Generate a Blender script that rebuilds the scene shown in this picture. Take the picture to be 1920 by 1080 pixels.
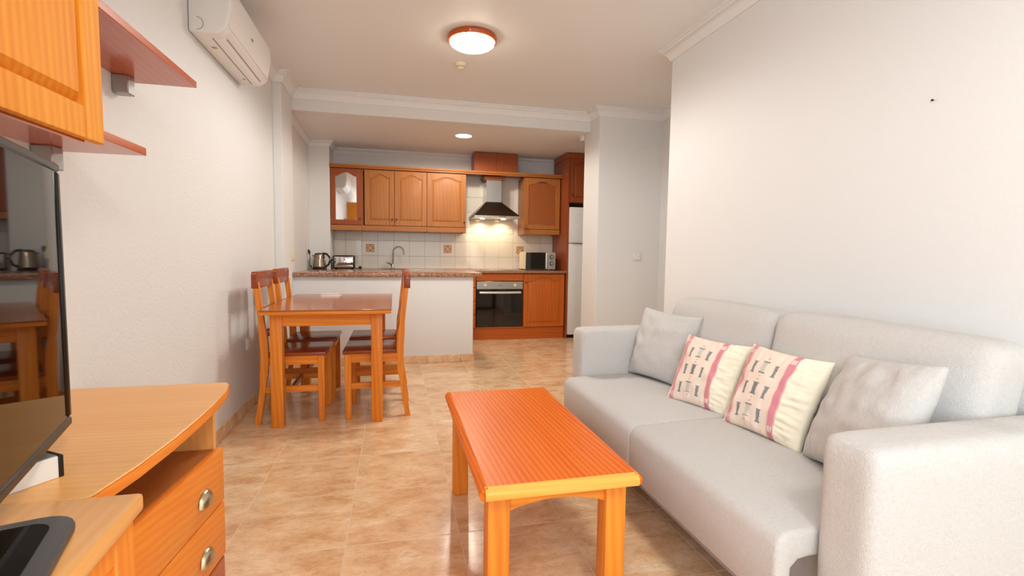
import bpy, bmesh, math, random
from mathutils import Vector, Matrix, noise
random.seed(7)
for o in list(bpy.data.objects): bpy.data.objects.remove(o, do_unlink=True)
scene = bpy.context.scene
COL = scene.collection
R = math.radians

# ------------------------------------------------------------------ camera
cam = bpy.data.cameras.new('camera'); camo = bpy.data.objects.new('camera', cam); COL.objects.link(camo)
cam.sensor_width = 36.0; cam.lens = 919.144 / 1920 * 36.0; cam.clip_start = 0.02
rr = Vector((0.972443, -0.23277, 0.013147)); dd = Vector((-0.003618, -0.071448, -0.997438)); ff = Vector((0.233113, 0.969904, -0.070321))
camo.matrix_world = Matrix(((rr.x, -dd.x, -ff.x, 0), (rr.y, -dd.y, -ff.y, 0), (rr.z, -dd.z, -ff.z, 1.10), (0, 0, 0, 1)))
scene.camera = camo
# ------------------------------------------------------------------ light
scene.view_settings.view_transform = 'Standard'; scene.view_settings.look = 'None'
scene.view_settings.gamma = 1.0; scene.view_settings.use_curve_mapping = False
scene.view_settings.exposure = 1.2
w = bpy.data.worlds.new('World'); scene.world = w; w.use_nodes = True
w.node_tree.nodes['Background'].inputs[0].default_value = (0.95, 0.97, 1.0, 1)
w.node_tree.nodes['Background'].inputs[1].default_value = 0.5
def area(name, loc, rot, sx, sy, power, col):
    l = bpy.data.lights.new(name, 'AREA'); l.shape = 'RECTANGLE'; l.size = sx; l.size_y = sy; l.energy = power; l.color = col
    o = bpy.data.objects.new(name, l); COL.objects.link(o); o.location = loc; o.rotation_euler = rot
    return o
# daylight entering by the glazed balcony door behind the camera
area('window_daylight', (0.48, -3.62, 1.22), (R(90), 0, 0), 2.5, 2.2, 10, (0.72, 0.88, 1.0))
# added side fill through an invented, unseen left wall window behind the camera
area('added_side_fill', (-1.1, -1.85, 1.45), (R(90), 0, R(-90)), 2.2, 1.5, 55, (0.76, 0.90, 1.0))

# ------------------------------------------------------------------ materials
MATS = {}
def lin(c):
    return tuple((x / 255 / 12.92) if x / 255 <= 0.04045 else ((x / 255 + 0.055) / 1.055) ** 2.4 for x in c)
def newmat(name):
    m = bpy.data.materials.new(name); m.use_nodes = True; MATS[name] = m
    return m, m.node_tree, m.node_tree.nodes['Principled BSDF']
def plain(name, rgb, rough=0.5, metal=0.0, bump=0, bscale=200, var=0.0, vscale=6, spec=0.5, coat=0, emit=None, estr=0):
    m, t, b = newmat(name); c = lin(rgb)
    b.inputs['Base Color'].default_value = (*c, 1); b.inputs['Roughness'].default_value = rough
    b.inputs['Metallic'].default_value = metal; b.inputs['Specular IOR Level'].default_value = spec
    b.inputs['Coat Weight'].default_value = coat
    if emit: b.inputs['Emission Color'].default_value = (*lin(emit), 1); b.inputs['Emission Strength'].default_value = estr
    g = t.nodes.new('ShaderNodeNewGeometry')
    if var:
        n = t.nodes.new('ShaderNodeTexNoise'); n.inputs['Scale'].default_value = vscale; n.inputs['Detail'].default_value = 6
        t.links.new(g.outputs['Position'], n.inputs['Vector'])
        r = t.nodes.new('ShaderNodeValToRGB'); r.color_ramp.elements[0].position = 0.3; r.color_ramp.elements[1].position = 0.7
        r.color_ramp.elements[0].color = (*[x * (1 - var) for x in c], 1); r.color_ramp.elements[1].color = (*[min(1, x * (1 + var * 0.5)) for x in c], 1)
        t.links.new(n.outputs['Fac'], r.inputs['Fac']); t.links.new(r.outputs['Color'], b.inputs['Base Color'])
    if bump:
        n2 = t.nodes.new('ShaderNodeTexNoise'); n2.inputs['Scale'].default_value = bscale; n2.inputs['Detail'].default_value = 4
        t.links.new(g.outputs['Position'], n2.inputs['Vector'])
        bp = t.nodes.new('ShaderNodeBump'); bp.inputs['Strength'].default_value = bump; bp.inputs['Distance'].default_value = 0.004
        t.links.new(n2.outputs['Fac'], bp.inputs['Height']); t.links.new(bp.outputs['Normal'], b.inputs['Normal'])
    return m
def wood(name, dark, light, axis='Y', bands=9.0, rough=0.42, coat=0.06, contrast=1.0, wvw=0.2, spec=0.35):
    """pine: fine parallel lines along `axis` in object space, with wandering"""
    m, t, b = newmat(name); N = t.nodes.new; L = t.links.new
    tc = N('ShaderNodeTexCoord'); oi = N('ShaderNodeObjectInfo')
    off = N('ShaderNodeVectorMath'); off.operation = 'SCALE'; off.inputs[0].default_value = (3.1, 5.7, 4.3)
    L(oi.outputs['Random'], off.inputs['Scale'])
    ad = N('ShaderNodeVectorMath'); ad.operation = 'ADD'; L(tc.outputs['Object'], ad.inputs[0]); L(off.outputs[0], ad.inputs[1])
    mp = N('ShaderNodeMapping'); L(ad.outputs[0], mp.inputs['Vector'])
    s = {'X': (0.05, 1, 1), 'Y': (1, 0.05, 1), 'Z': (1, 1, 0.05)}[axis]
    mp.inputs['Scale'].default_value = s
    wv = N('ShaderNodeTexWave'); wv.wave_type = 'BANDS'; wv.bands_direction = 'DIAGONAL'; bands *= 2.4
    wv.inputs['Scale'].default_value = bands; wv.inputs['Distortion'].default_value = 3.0; wv.inputs['Detail'].default_value = 2; wv.inputs['Detail Scale'].default_value = 0.7
    L(mp.outputs[0], wv.inputs['Vector'])
    nz = N('ShaderNodeTexNoise'); nz.inputs['Scale'].default_value = 55; nz.inputs['Detail'].default_value = 5; L(mp.outputs[0], nz.inputs['Vector'])
    nb = N('ShaderNodeTexNoise'); nb.inputs['Scale'].default_value = 6; nb.inputs['Detail'].default_value = 2; L(mp.outputs[0], nb.inputs['Vector'])
    m1 = N('ShaderNodeMath'); m1.operation = 'MULTIPLY_ADD'; L(wv.outputs['Fac'], m1.inputs[0]); m1.inputs[1].default_value = wvw
    m2 = N('ShaderNodeMath'); m2.operation = 'MULTIPLY_ADD'; L(nz.outputs['Fac'], m2.inputs[0]); m2.inputs[1].default_value = 0.50 - max(0, wvw - .2) * .5
    m3 = N('ShaderNodeMath'); m3.operation = 'MULTIPLY'; L(nb.outputs['Fac'], m3.inputs[0]); m3.inputs[1].default_value = 0.52 - max(0, wvw - .2) * .5
    L(m3.outputs[0], m2.inputs[2]); L(m2.outputs[0], m1.inputs[2])
    r = N('ShaderNodeValToRGB'); e = r.color_ramp.elements
    e[0].position = 0.5 - 0.32 / contrast; e[1].position = 0.5 + 0.32 / contrast
    e[0].color = (*lin(dark), 1); e[1].color = (*lin(light), 1)
    L(m1.outputs[0], r.inputs['Fac']); L(r.outputs['Color'], b.inputs['Base Color'])
    b.inputs['Specular IOR Level'].default_value = spec; b.inputs['Roughness'].default_value = rough; b.inputs['Coat Weight'].default_value = coat; b.inputs['Coat Roughness'].default_value = 0.12
    return m
def fam(name, dark, light, **k):
    for a in 'XYZ': wood(name + a, dark, light, a, **k)
fam('pine', (212, 100, 22), (246, 156, 52))            # coffee table and dining set frames
fam('coffee', (212, 82, 6), (244, 124, 20), bands=14, rough=0.34, coat=0.08, wvw=.4, spec=.25)
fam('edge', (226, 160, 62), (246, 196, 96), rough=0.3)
fam('red', (128, 54, 26), (158, 76, 40), rough=0.25)   # seats, rails
fam('dtop', (158, 82, 40), (190, 108, 58), rough=0.18, coat=0.4)
fam('kit', (156, 90, 38), (186, 120, 60), bands=6, contrast=0.8)   # kitchen cabinets
fam('kitd', (182, 84, 22), (216, 114, 36), bands=6, contrast=0.8)
fam('kitk', (134, 62, 26), (164, 84, 40), bands=6, contrast=0.8)
fam('honey', (220, 122, 30), (244, 166, 60), bands=11, rough=0.6, coat=0, spec=.15)          # wall cabinet door
fam('media', (232, 156, 80), (248, 188, 112), bands=12, contrast=0.8, rough=0.3)  # pale tone carries reflection painted into the top boards
fam('mfront', (238, 122, 30), (252, 160, 60), bands=12)
fam('shelfw', (170, 66, 18), (200, 96, 34), rough=0.2, coat=0.3, contrast=.7)
plain('wall', (234, 234, 233), 0.75, bump=0.25, bscale=120, spec=0.2)
plain('wall_rough', (232, 232, 231), 0.75, bump=0.9, bscale=70, spec=0.2)
plain('ceil', (238, 238, 237), 0.5, bump=0.1, bscale=200, spec=0.3)
plain('trim', (239, 240, 240), 0.5, spec=0.3)
plain('white', (236, 236, 234), 0.35)
plain('ivory', (236, 224, 192), 0.4)
plain('acw', (236, 235, 232), 0.3)
plain('acline', (150, 145, 138), 0.6)
plain('yellow', (196, 160, 70), 0.5)
plain('grout', (232, 210, 180), 0.6)
plain('wgrout', (192, 182, 168), 0.7)
plain('wtile', (228, 219, 205), 0.16, coat=0.3)
plain('terra', (198, 140, 88), 0.4, var=0.35, vscale=60)
plain('terral', (226, 186, 140), 0.4)
plain('black', (16, 16, 17), 0.35)
plain('blackgloss', (6, 6, 7), 0.05, coat=0.5)
plain('screen', (4, 4, 5), 0.03, spec=0.55, coat=0.0)
plain('bezel', (14, 14, 15), 0.3)
plain('brightmetal', (232, 228, 220), 0.3, metal=.35)
plain('greyrim', (72, 72, 76), 0.4)
plain('steel', (190, 188, 184), 0.28, metal=1)
plain('steelb', (176, 160, 140), 0.22, metal=1)
plain('hoodsteel', (120, 112, 104), 0.34, metal=1)
plain('chrome', (225, 225, 225), 0.08, metal=1)
plain('nickel', (200, 190, 160), 0.25, metal=1)
plain('mirror', (240, 241, 242), 0.03, metal=1)
plain('ovenglass', (20, 15, 12), 0.04, coat=0.4)
plain('greymetal', (168, 168, 168), 0.4, metal=0.6)
plain('knobw', (110, 50, 22), 0.35)
plain('fabric', (215, 212, 209), 0.95, bump=0.8, bscale=380, var=0.05, vscale=110, spec=0.1)
plain('fabricd', (194, 190, 187), 0.95, bump=0.6, bscale=420, var=0.06, vscale=40, spec=0.1)
plain('cane', (206, 118, 50), 0.5)
plain('canedark', (112, 48, 14), 0.6)
plain('paper', (240, 238, 232), 0.6)
plain('dark', (40, 34, 30), 0.7)
plain('lampglass', (255, 250, 240), 0.3, emit=(255, 238, 212), estr=8)
plain('downglass', (255, 245, 220), 0.3, emit=(255, 240, 200), estr=6)
plain('hoodlamp', (255, 240, 210), 0.3, emit=(255, 226, 170), estr=12)
plain('silver', (196, 194, 190), 0.35, metal=0.5)
plain('micside', (224, 206, 176), 0.4)
def mk_granite():
    m, t, b = newmat('granite'); N = t.nodes.new; L = t.links.new
    g = N('ShaderNodeNewGeometry'); n = N('ShaderNodeTexNoise'); n.inputs['Scale'].default_value = 90; n.inputs['Detail'].default_value = 6; L(g.outputs['Position'], n.inputs['Vector'])
    r = N('ShaderNodeValToRGB'); e = r.color_ramp.elements; e[0].position = 0.35; e[1].position = 0.68
    e[0].color = (*lin((118, 78, 60)), 1); e[1].color = (*lin((206, 168, 140)), 1); x = e.new(0.5); x.color = (*lin((172, 122, 96)), 1)
    L(n.outputs['Fac'], r.inputs['Fac']); L(r.outputs['Color'], b.inputs['Base Color']); b.inputs['Roughness'].default_value = 0.12
mk_granite()
def mk_floor():
    m, t, b = newmat('floortile'); N = t.nodes.new; L = t.links.new
    g = N('ShaderNodeNewGeometry'); oi = N('ShaderNodeObjectInfo')
    off = N('ShaderNodeVectorMath'); off.operation = 'SCALE'; off.inputs[0].default_value = (7, 9, 3); L(oi.outputs['Random'], off.inputs['Scale'])
    ad = N('ShaderNodeVectorMath'); ad.operation = 'ADD'; L(g.outputs['Position'], ad.inputs[0]); L(off.outputs[0], ad.inputs[1])
    mp = N('ShaderNodeMapping'); mp.inputs['Scale'].default_value = (1, 1.9, 1); L(ad.outputs[0], mp.inputs['Vector'])
    def nz(sc, det, ro, di):
        n = N('ShaderNodeTexNoise'); n.inputs['Scale'].default_value = sc; n.inputs['Detail'].default_value = det; n.inputs['Roughness'].default_value = ro; n.inputs['Distortion'].default_value = di
        L(mp.outputs[0], n.inputs['Vector']); return n
    def ramp(src, stops):
        r = N('ShaderNodeValToRGB'); e = r.color_ramp.elements; e[0].position, e[1].position = stops[0][0], stops[-1][0]
        e[0].color = (*lin(stops[0][1]), 1); e[1].color = (*lin(stops[-1][1]), 1)
        for p, c in stops[1:-1]: x = e.new(p); x.color = (*lin(c), 1)
        L(src.outputs['Fac'], r.inputs['Fac']); return r
    def mix(a, b_, f, mode='MULTIPLY'):
        mx = N('ShaderNodeMix'); mx.data_type = 'RGBA'; mx.blend_type = mode
        if isinstance(f, float): mx.inputs['Factor'].default_value = f
        else: L(f, mx.inputs['Factor'])
        L(a, mx.inputs['A']); L(b_, mx.inputs['B']); return mx.outputs['Result']
    n1 = nz(5, 9, 0.66, 0.4); r1 = ramp(n1, [(.34, (220, 172, 128)), (.48, (237, 198, 156)), (.6, (246, 215, 177)), (.72, (253, 241, 220))])
    n2 = nz(26, 9, 0.74, 0.8); r2 = ramp(n2, [(.3, (214, 196, 180)), (.5, (250, 246, 240)), (.68, (255, 255, 255))])
    c = mix(r1.outputs['Color'], r2.outputs['Color'], 0.75)
    n3 = nz(70, 6, 0.7, 1.5); r3 = ramp(n3, [(.27, (120, 84, 58)), (.345, (255, 255, 255))])
    c = mix(c, r3.outputs['Color'], 0.55)
    L(c, b.inputs['Base Color'])
    b.inputs['Roughness'].default_value = 0.17; b.inputs['Specular IOR Level'].default_value = 0.5
    bp = N('ShaderNodeBump'); bp.inputs['Strength'].default_value = 0.05; bp.inputs['Distance'].default_value = 0.003; L(n2.outputs['Fac'], bp.inputs['Height']); L(bp.outputs['Normal'], b.inputs['Normal'])
mk_floor()
def mk_print():
    m, t, b = newmat('print'); a = t.nodes.new('ShaderNodeVertexColor'); a.layer_name = 'Col'
    t.links.new(a.outputs['Color'], b.inputs['Base Color']); b.inputs['Roughness'].default_value = 0.9; b.inputs['Specular IOR Level'].default_value = 0.1
mk_print()
def mk_pane():
    m, t, b = newmat('pane'); N = t.nodes.new
    tr = N('ShaderNodeBsdfTransparent'); gl = N('ShaderNodeBsdfGlossy'); gl.inputs['Roughness'].default_value = 0.02
    mx = N('ShaderNodeMixShader'); mx.inputs[0].default_value = 0.06
    t.links.new(tr.outputs[0], mx.inputs[1]); t.links.new(gl.outputs[0], mx.inputs[2]); t.links.new(mx.outputs[0], t.nodes['Material Output'].inputs[0])
mk_pane()

# ------------------------------------------------------------------ mesh helpers
class MB:
    def __init__(s): s.bm = bmesh.new()
    def box(s, x0, x1, y0, y1, z0, z1, bev=0.0, seg=1):
        t = bmesh.new(); bmesh.ops.create_cube(t, size=1)
        for v in t.verts:
            v.co = Vector((x0 + (v.co.x + .5) * (x1 - x0), y0 + (v.co.y + .5) * (y1 - y0), z0 + (v.co.z + .5) * (z1 - z0)))
        if bev: bmesh.ops.bevel(t, geom=list(t.edges), offset=bev, segments=seg, profile=0.5, affect='EDGES')
        return s._add(t)
    def _add(s, t):
        bmesh.ops.recalc_face_normals(t, faces=t.faces)
        me = bpy.data.meshes.new('t'); t.to_mesh(me); t.free(); s.bm.from_mesh(me); bpy.data.meshes.remove(me); return s
    def prism(s, pts, axis, lo, hi, bev=0.0, seg=1):
        """polygon pts in the two other axes, extruded along axis"""
        t = bmesh.new()
        def mk(p, c): return {'X': (c, p[0], p[1]), 'Y': (p[0], c, p[1]), 'Z': (p[0], p[1], c)}[axis]
        a = [t.verts.new(mk(p, lo)) for p in pts]; b = [t.verts.new(mk(p, hi)) for p in pts]; n = len(pts)
        t.faces.new(a); t.faces.new(b)
        for i in range(n): t.faces.new((a[i], a[(i + 1) % n], b[(i + 1) % n], b[i]))
        bmesh.ops.recalc_face_normals(t, faces=t.faces)
        if bev:
            es = [e for e in t.edges if len(e.link_faces) == 2 and e.calc_face_angle(0) > 0.7]
            bmesh.ops.bevel(t, geom=es, offset=bev, segments=seg, profile=0.5, affect='EDGES')
        return s._add(t)
    def loft(s, loops, cap=True):
        t = bmesh.new(); vs = [[t.verts.new(p) for p in l] for l in loops]; n = len(loops[0])
        for a, b in zip(vs, vs[1:]):
            for i in range(n): t.faces.new((a[i], a[(i + 1) % n], b[(i + 1) % n], b[i]))
        if cap: t.faces.new(vs[0]); t.faces.new(vs[-1])
        return s._add(t)
    def tube(s, pts, r, n=8, radii=None):
        pts = [Vector(p) for p in pts]; loops = []
        for i, p in enumerate(pts):
            d = (pts[min(i + 1, len(pts) - 1)] - pts[max(i - 1, 0)]).normalized()
            u = d.cross(Vector((0, 0, 1)))
            if u.length < 0.05: u = d.cross(Vector((0, 1, 0)))
            u.normalize(); v = d.cross(u); q = radii[i] if radii else r
            loops.append([p + (u * math.cos(2 * math.pi * k / n) + v * math.sin(2 * math.pi * k / n)) * q for k in range(n)])
        return s.loft(loops)
    def lathe(s, c, prof, n=24, axis='Z'):
        """prof: list of (radius, height along axis)"""
        loops = []
        for r, h in prof:
            l = []
            for k in range(n):
                a = 2 * math.pi * k / n; x, y = max(r, 1e-4) * math.cos(a), max(r, 1e-4) * math.sin(a)
                l.append({'Z': (c[0] + x, c[1] + y, c[2] + h), 'Y': (c[0] + x, c[1] + h, c[2] + y), 'X': (c[0] + h, c[1] + x, c[2] + y)}[axis])
            loops.append(l)
        return s.loft(loops)
    def sweep(s, path, prof, closed=False):
        """prof (d, z): d to the left of the walking direction; mitred corners"""
        P = [Vector((p[0], p[1])) for p in path]; loops = []
        for i, p in enumerate(P):
            d0 = (p - P[i - 1]).normalized() if i else None; d1 = (P[i + 1] - p).normalized() if i < len(P) - 1 else None
            if d0 is None: d0 = d1
            if d1 is None: d1 = d0
            n0 = Vector((-d0.y, d0.x)); n1 = Vector((-d1.y, d1.x)); m = (n0 + n1); m /= max(0.2, m.dot(n0))
            loops.append([(p.x + m.x * d, p.y + m.y * d, z) for d, z in prof])
        return s.loft(loops)
    def rounded(s, c, half, r, cuts=14, bulge=(0, 0, 0), nz=0.0, seed=0, warp=None):
        t = bmesh.new(); bmesh.ops.create_cube(t, size=2); bmesh.ops.subdivide_edges(t, edges=list(t.edges), cuts=cuts, use_grid_fill=True)
        h = Vector(half)
        for v in t.verts:
            q = Vector([math.copysign(1 - (1 - min(1, abs(x))) ** 1.7, x) for x in v.co])
            p = Vector((q.x * h.x, q.y * h.y, q.z * h.z))
            inn = Vector([max(-(h[i] - r), min(h[i] - r, p[i])) for i in range(3)]); d = p - inn
            if d.length > 1e-6: p = inn + d.normalized() * r
            for i in range(3):
                if bulge[i]:
                    a, b = [(1 - q[j] ** 2) for j in range(3) if j != i]; p[i] += bulge[i] * a * b * q[i]
            if nz: p += p.normalized() * nz * noise.noise(Vector(p) * 5 + Vector((seed, 0, 0)))
            p = p + Vector(c)
            v.co = warp(p) if warp else p
        return s._add(t)
LOC = {}
def make(name, mb, mat, parent=None, smooth=40):
    me = bpy.data.meshes.new(name); bmesh.ops.recalc_face_normals(mb.bm, faces=mb.bm.faces)
    off = LOC.get(parent.name, Vector()) if parent else Vector()
    if off.length: bmesh.ops.translate(mb.bm, verts=mb.bm.verts, vec=-off)
    mb.bm.to_mesh(me); mb.bm.free()
    for p in me.polygons: p.use_smooth = True
    me.set_sharp_from_angle(angle=R(smooth))
    me.materials.append(MATS[mat]); o = bpy.data.objects.new(name, me); COL.objects.link(o)
    if parent: o.parent = parent; LOC[o.name] = off
    else: LOC[o.name] = Vector()
    return o
def tag(o, label, cat, group=None):
    o['label'] = label; o['category'] = cat
    if group: o['group'] = group
    return o
def thing(name, label, cat, loc=(0, 0, 0), group=None):
    o = bpy.data.objects.new(name, None); COL.objects.link(o); o.location = loc; o.empty_display_size = 0.05
    LOC[o.name] = Vector(loc); return tag(o, label, cat, group)
def solid(name, mb, mat, label, cat, group=None): return tag(make(name, mb, mat), label, cat, group)
def struct(name, mb, mat, parent=None, smooth=30):
    o = make(name, mb, mat, parent, smooth); o['kind'] = 'structure'; return o
def bx(*a, **k): return MB().box(*a, **k)
def copy_tree(o, parent=None):
    c = o.copy(); COL.objects.link(c); c.parent = parent
    for ch in list(o.children): copy_tree(ch, c)
    return c

# ------------------------------------------------------------------ the setting
WL, WR, YB, YK, CZ, KZ = -0.985, 1.95, -3.5, 6.62, 2.58, 2.395
HX = 2.74      # hallway end
fl = struct('floor', bx(WL, 3.3, YB - 0.2, YK, -0.05, -0.0007), 'grout')
cache = {}
TP = 0.425
def tile_mesh(w, d):
    k = (round(w, 3), round(d, 3))
    if k not in cache:
        o = make('floor_tile', bx(0, w, 0, d, -0.02, 0, bev=0.0006), 'floortile'); cache[k] = o.data; bpy.data.objects.remove(o)
    return cache[k]
for i in range(-3, 10):
    for j in range(-13, 12):
        x0, y0 = -0.605 + i * TP, 1.852 + j * TP; x1, y1 = x0 + TP - 0.003, y0 + TP - 0.0045
        xm = WR if y0 < 3.2 else 3.3
        x0, x1, y0, y1 = max(x0, WL), min(x1, xm), max(y0, YB), min(y1, YK)
        if x1 - x0 < 0.02 or y1 - y0 < 0.02: continue
        o = bpy.data.objects.new('tile', tile_mesh(x1 - x0, y1 - y0)); COL.objects.link(o); o.parent = fl; o.location = (x0, y0, 0)
T = 0.15
struct('wall_left', MB().box(WL - T, WL, -.75, YK + T, 0, CZ + .1).box(WL - T, WL, YB - T, -2.95, 0, CZ + .1).box(WL - T, WL, -2.95, -.75, 0, .7).box(WL - T, WL, -2.95, -.75, 2.2, CZ + .1), 'wall_rough')
wf = MB()
for y in (-2.95, -1.88, -.81): wf.box(WL - .09, WL - .03, y, y + .06, .7, 2.2)
wf.box(WL - .09, WL - .03, -2.89, -.81, .7, .76).box(WL - .09, WL - .03, -2.89, -.81, 2.14, 2.2)
wn = struct('added_side_window', wf, 'white')  # unseen window added to let the side fill in
for y in (-2.89, -1.82): make('pane', bx(WL - .063, WL - .057, y, y + 1.01, .76, 2.14), 'pane', wn)
struct('wall_right', bx(WR, WR + T, YB - T, 3.27, 0, CZ + .1, bev=.004), 'wall')
struct('wall_kitchen', bx(WL, 3.3, YK, YK + T, 0, CZ + .1), 'wall')
struct('wall_hall', bx(2.03, 3.3, 4.73, 5.13, 0, CZ, bev=.004), 'wall')
struct('wall_hall_end', bx(HX, HX + T, 3.0, 4.73, 0, CZ), 'wall')
struct('wall_hall_near', bx(WR + T, HX, 3.0, 3.12, 0, CZ), 'wall')
struct('wall_kitchen_right', bx(3.3, 3.3 + T, 4.73, YK + T, 0, CZ), 'wall')
struct('wall_pilaster', bx(WL, -0.915, 4.53, 4.97, 0, CZ, bev=.003), 'wall')
struct('wall_beam', bx(WL, 2.03, 4.97, 5.13, KZ, CZ, bev=.003), 'wall')
struct('wall_column', bx(WL, -0.747, 6.25, YK, 0, KZ, bev=.003), 'wall')
struct('wall_peninsula', bx(WL, 0.775, 4.90, 5.02, 0, 0.86, bev=.006, seg=2), 'wall')
struct('ceiling', bx(WL, 3.3, YB - T, 5.13, CZ, CZ + .1), 'ceil')
struct('ceiling_kitchen', bx(WL, 3.3, 5.13, YK, KZ, KZ + .1), 'ceil')
# wall behind the camera with glazed balcony door
m = MB().box(WL, -0.77, YB - T, YB, 0, CZ).box(1.73, WR, YB - T, YB, 0, CZ).box(-0.77, 1.73, YB - T, YB, 2.3, CZ)
struct('wall_rear', m, 'wall')
wf = MB()
for x in (-0.77, 0.445, 1.66): wf.box(x, x + 0.07, YB - .1, YB - .04, 0, 2.3)
wf.box(-0.77, 1.73, YB - .1, YB - .04, 0, .07).box(-0.77, 1.73, YB - .1, YB - .04, 2.23, 2.3)
wn = struct('window_1', wf, 'white')
for x in (-0.70, 0.515): make('pane', bx(x, x + 1.145, YB - .075, YB - .069, .07, 2.23), 'pane', wn)
# crown mouldings
def crown(zc, s=1.0):
    return [(0, zc), (0, zc - .085 * s), (.012 * s, zc - .085 * s), (.016 * s, zc - .07 * s), (.03 * s, zc - .045 * s), (.05 * s, zc - .03 * s), (.058 * s, zc - .028 * s), (.058 * s, zc - .012 * s), (.075 * s, zc - .012 * s), (.075 * s, zc)]
struct('trim_1', MB().sweep([(HX, 3.12), (HX, 4.73), (2.03, 4.73), (2.03, 4.97), (-0.915, 4.97), (-0.915, 4.53), (WL, 4.53), (WL, YB)], crown(CZ)), 'trim')
struct('trim_2', MB().sweep([(WR, YB), (WR, 3.27), (WR + T, 3.27), (WR + T, 3.12)], crown(CZ)), 'trim')
struct('trim_3', MB().sweep([(2.16, YK), (-0.747, YK), (-0.747, 6.25), (WL, 6.25), (WL, 5.13)], crown(KZ, .72)), 'trim')
struct('trim_4', MB().box(2.0, 2.03, 5.14, 5.2, KZ - .05, KZ), 'trim')
# skirting of floor tile
def skirting(name, runs):
    root = None
    for axis, c, a, b, sgn in runs:
        p = a
        if root is None:
            e = MB()
            for ax2, c2, a2, b2, s2 in runs:
                lo, hi = sorted((c2, c2 + s2 * .007))
                if ax2 == 'Y': e.box(lo, hi, a2, b2, 0, .078)
                else: e.box(a2, b2, lo, hi, 0, .078)
            root = struct(name, e, 'grout')
        while p < b - .01:
            q = min(p + TP - .003, b); lo, hi = sorted((c, c + sgn * .012))
            m = MB()
            if axis == 'Y': m.box(lo, hi, p, q, 0, .075, bev=.003)
            else: m.box(p, q, lo, hi, 0, .075, bev=.003)
            make('tile', m, 'floortile', root); p = q + .003
skirting('baseboard_left', [('Y', WL, 1.852 - 2 * TP, 4.53, 1), ('X', 4.53, WL + .012, -0.915, -1), ('Y', -0.915, 4.53, 4.9, 1)])
skirting('baseboard_peninsula', [('X', 4.90, 0.775 - .13 - 4 * TP + .1, 0.775 - .13, -1), ('X', 4.90, 0.775 - .127, 0.787, -1), ('Y', 0.775, 4.90, 5.02, 1)])
skirting('baseboard_right', [('Y', WR, YB, 3.27, -1)])

# ------------------------------------------------------------------ ceiling lamp, detector, downlight
def ceiling_lamp(LX, LY, label, power):
    t = thing('ceiling_lamp', label, 'ceiling lamp', (LX, LY, CZ - .1), 'round ceiling lamps')
    make('ring', MB().lathe((LX, LY, CZ), [(.15, 0), (.165, -.002), (.172, -.02), (.166, -.036), (.15, -.04), (.145, -.036), (.145, 0)], 48), 'shelfwY', t)
    make('glass_shade', MB().lathe((LX, LY, CZ), [(.157, -.030)] + [(.157 * math.cos(a), -.034 - .055 * math.sin(a)) for a in [i * math.pi / 20 for i in range(11)]], 48), 'lampglass', t)
    for a in (2.2, 4.3, 6.1): make('clip', bx(LX + .15 * math.cos(a) - .006, LX + .15 * math.cos(a) + .006, LY + .15 * math.sin(a) - .006, LY + .15 * math.sin(a) + .006, CZ - .05, CZ - .034), 'nickel', t)
    pl = bpy.data.lights.new('ceiling_lamp_bulb', 'SPOT'); pl.spot_size = R(180); pl.spot_blend = .34; pl.energy = power; pl.color = (1, .97, .925); pl.shadow_soft_size = .2
    po = bpy.data.objects.new('ceiling_lamp_bulb', pl); COL.objects.link(po); po.parent = t; po.location = (0, 0, -.10)
ceiling_lamp(0.525, 3.45, 'round glowing ceiling lamp with an orange wooden ring', 29)
ceiling_lamp(0.525, -0.45, 'added unseen round ceiling lamp over the near end of the living room', 23)  # added out of view to light the near room from above
t = thing('smoke_detector', 'small ivory smoke detector on the ceiling beyond the lamp', 'detector', (.51, 3.95, CZ - .045))
make('base', MB().lathe((.51, 3.95, CZ), [(.042, 0), (.042, -.015), (.036, -.02), (.0, -.02)], 24), 'ivory', t)
make('sensor_head', MB().lathe((.51, 3.95, CZ), [(.033, -.019), (.031, -.036), (.02, -.045), (0, -.046)], 24), 'ivory', t)
make('vent', MB().lathe((.51, 3.95, CZ), [(.0325, -.024), (.0338, -.026), (.0335, -.03), (.0315, -.031)], 24), 'acline', t)
t = thing('downlight', 'round recessed downlight glowing in the kitchen ceiling', 'downlight', (.75, 5.5, KZ - .01))
make('rim', MB().lathe((.75, 5.5, KZ), [(.105, 0), (.105, -.006), (.088, -.009), (.086, 0)], 32), 'white', t)
make('lens', MB().lathe((.75, 5.5, KZ), [(.086, -.001), (.084, -.006), (0, -.007)], 32), 'downglass', t)
sl = bpy.data.lights.new('downlight_bulb', 'SPOT'); sl.energy = 29; sl.color = (1, .91, .77); sl.spot_size = R(176); sl.spot_blend = .25; sl.shadow_soft_size = .08
so = bpy.data.objects.new('downlight_bulb', sl); COL.objects.link(so); so.parent = t; so.location = (0, 0, -.012)

# ------------------------------------------------------------------ air conditioner
t = thing('air_conditioner', 'white split air conditioner high on the left wall', 'air conditioner', (WL, 3.2, 2.175))
prof = [(WL + .002, 2.175), (WL + .128, 2.175), (WL + .172, 2.212), (WL + .194, 2.33), (WL + .19, 2.42), (WL + .165, 2.462), (WL + .002, 2.462)]
make('casing', MB().prism(prof, 'Y', 2.803, 3.625, bev=.008, seg=3), 'acw', t)
fp = [(WL + .178, 2.222), (WL + .198, 2.33), (WL + .195, 2.415), (WL + .186, 2.415), (WL + .186, 2.33), (WL + .168, 2.226)]
make('front_panel', MB().prism(fp, 'Y', 2.83, 3.6, bev=.002), 'acw', t)
make('flap', MB().prism([(WL + .092, 2.174), (WL + .128, 2.172), (WL + .168, 2.206), (WL + .164, 2.212), (WL + .128, 2.178), (WL + .092, 2.178)], 'Y', 2.87, 3.58), 'acw', t)
make('slot', bx(WL + .085, WL + .091, 2.87, 3.58, 2.1735, 2.178), 'acline', t)
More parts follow.
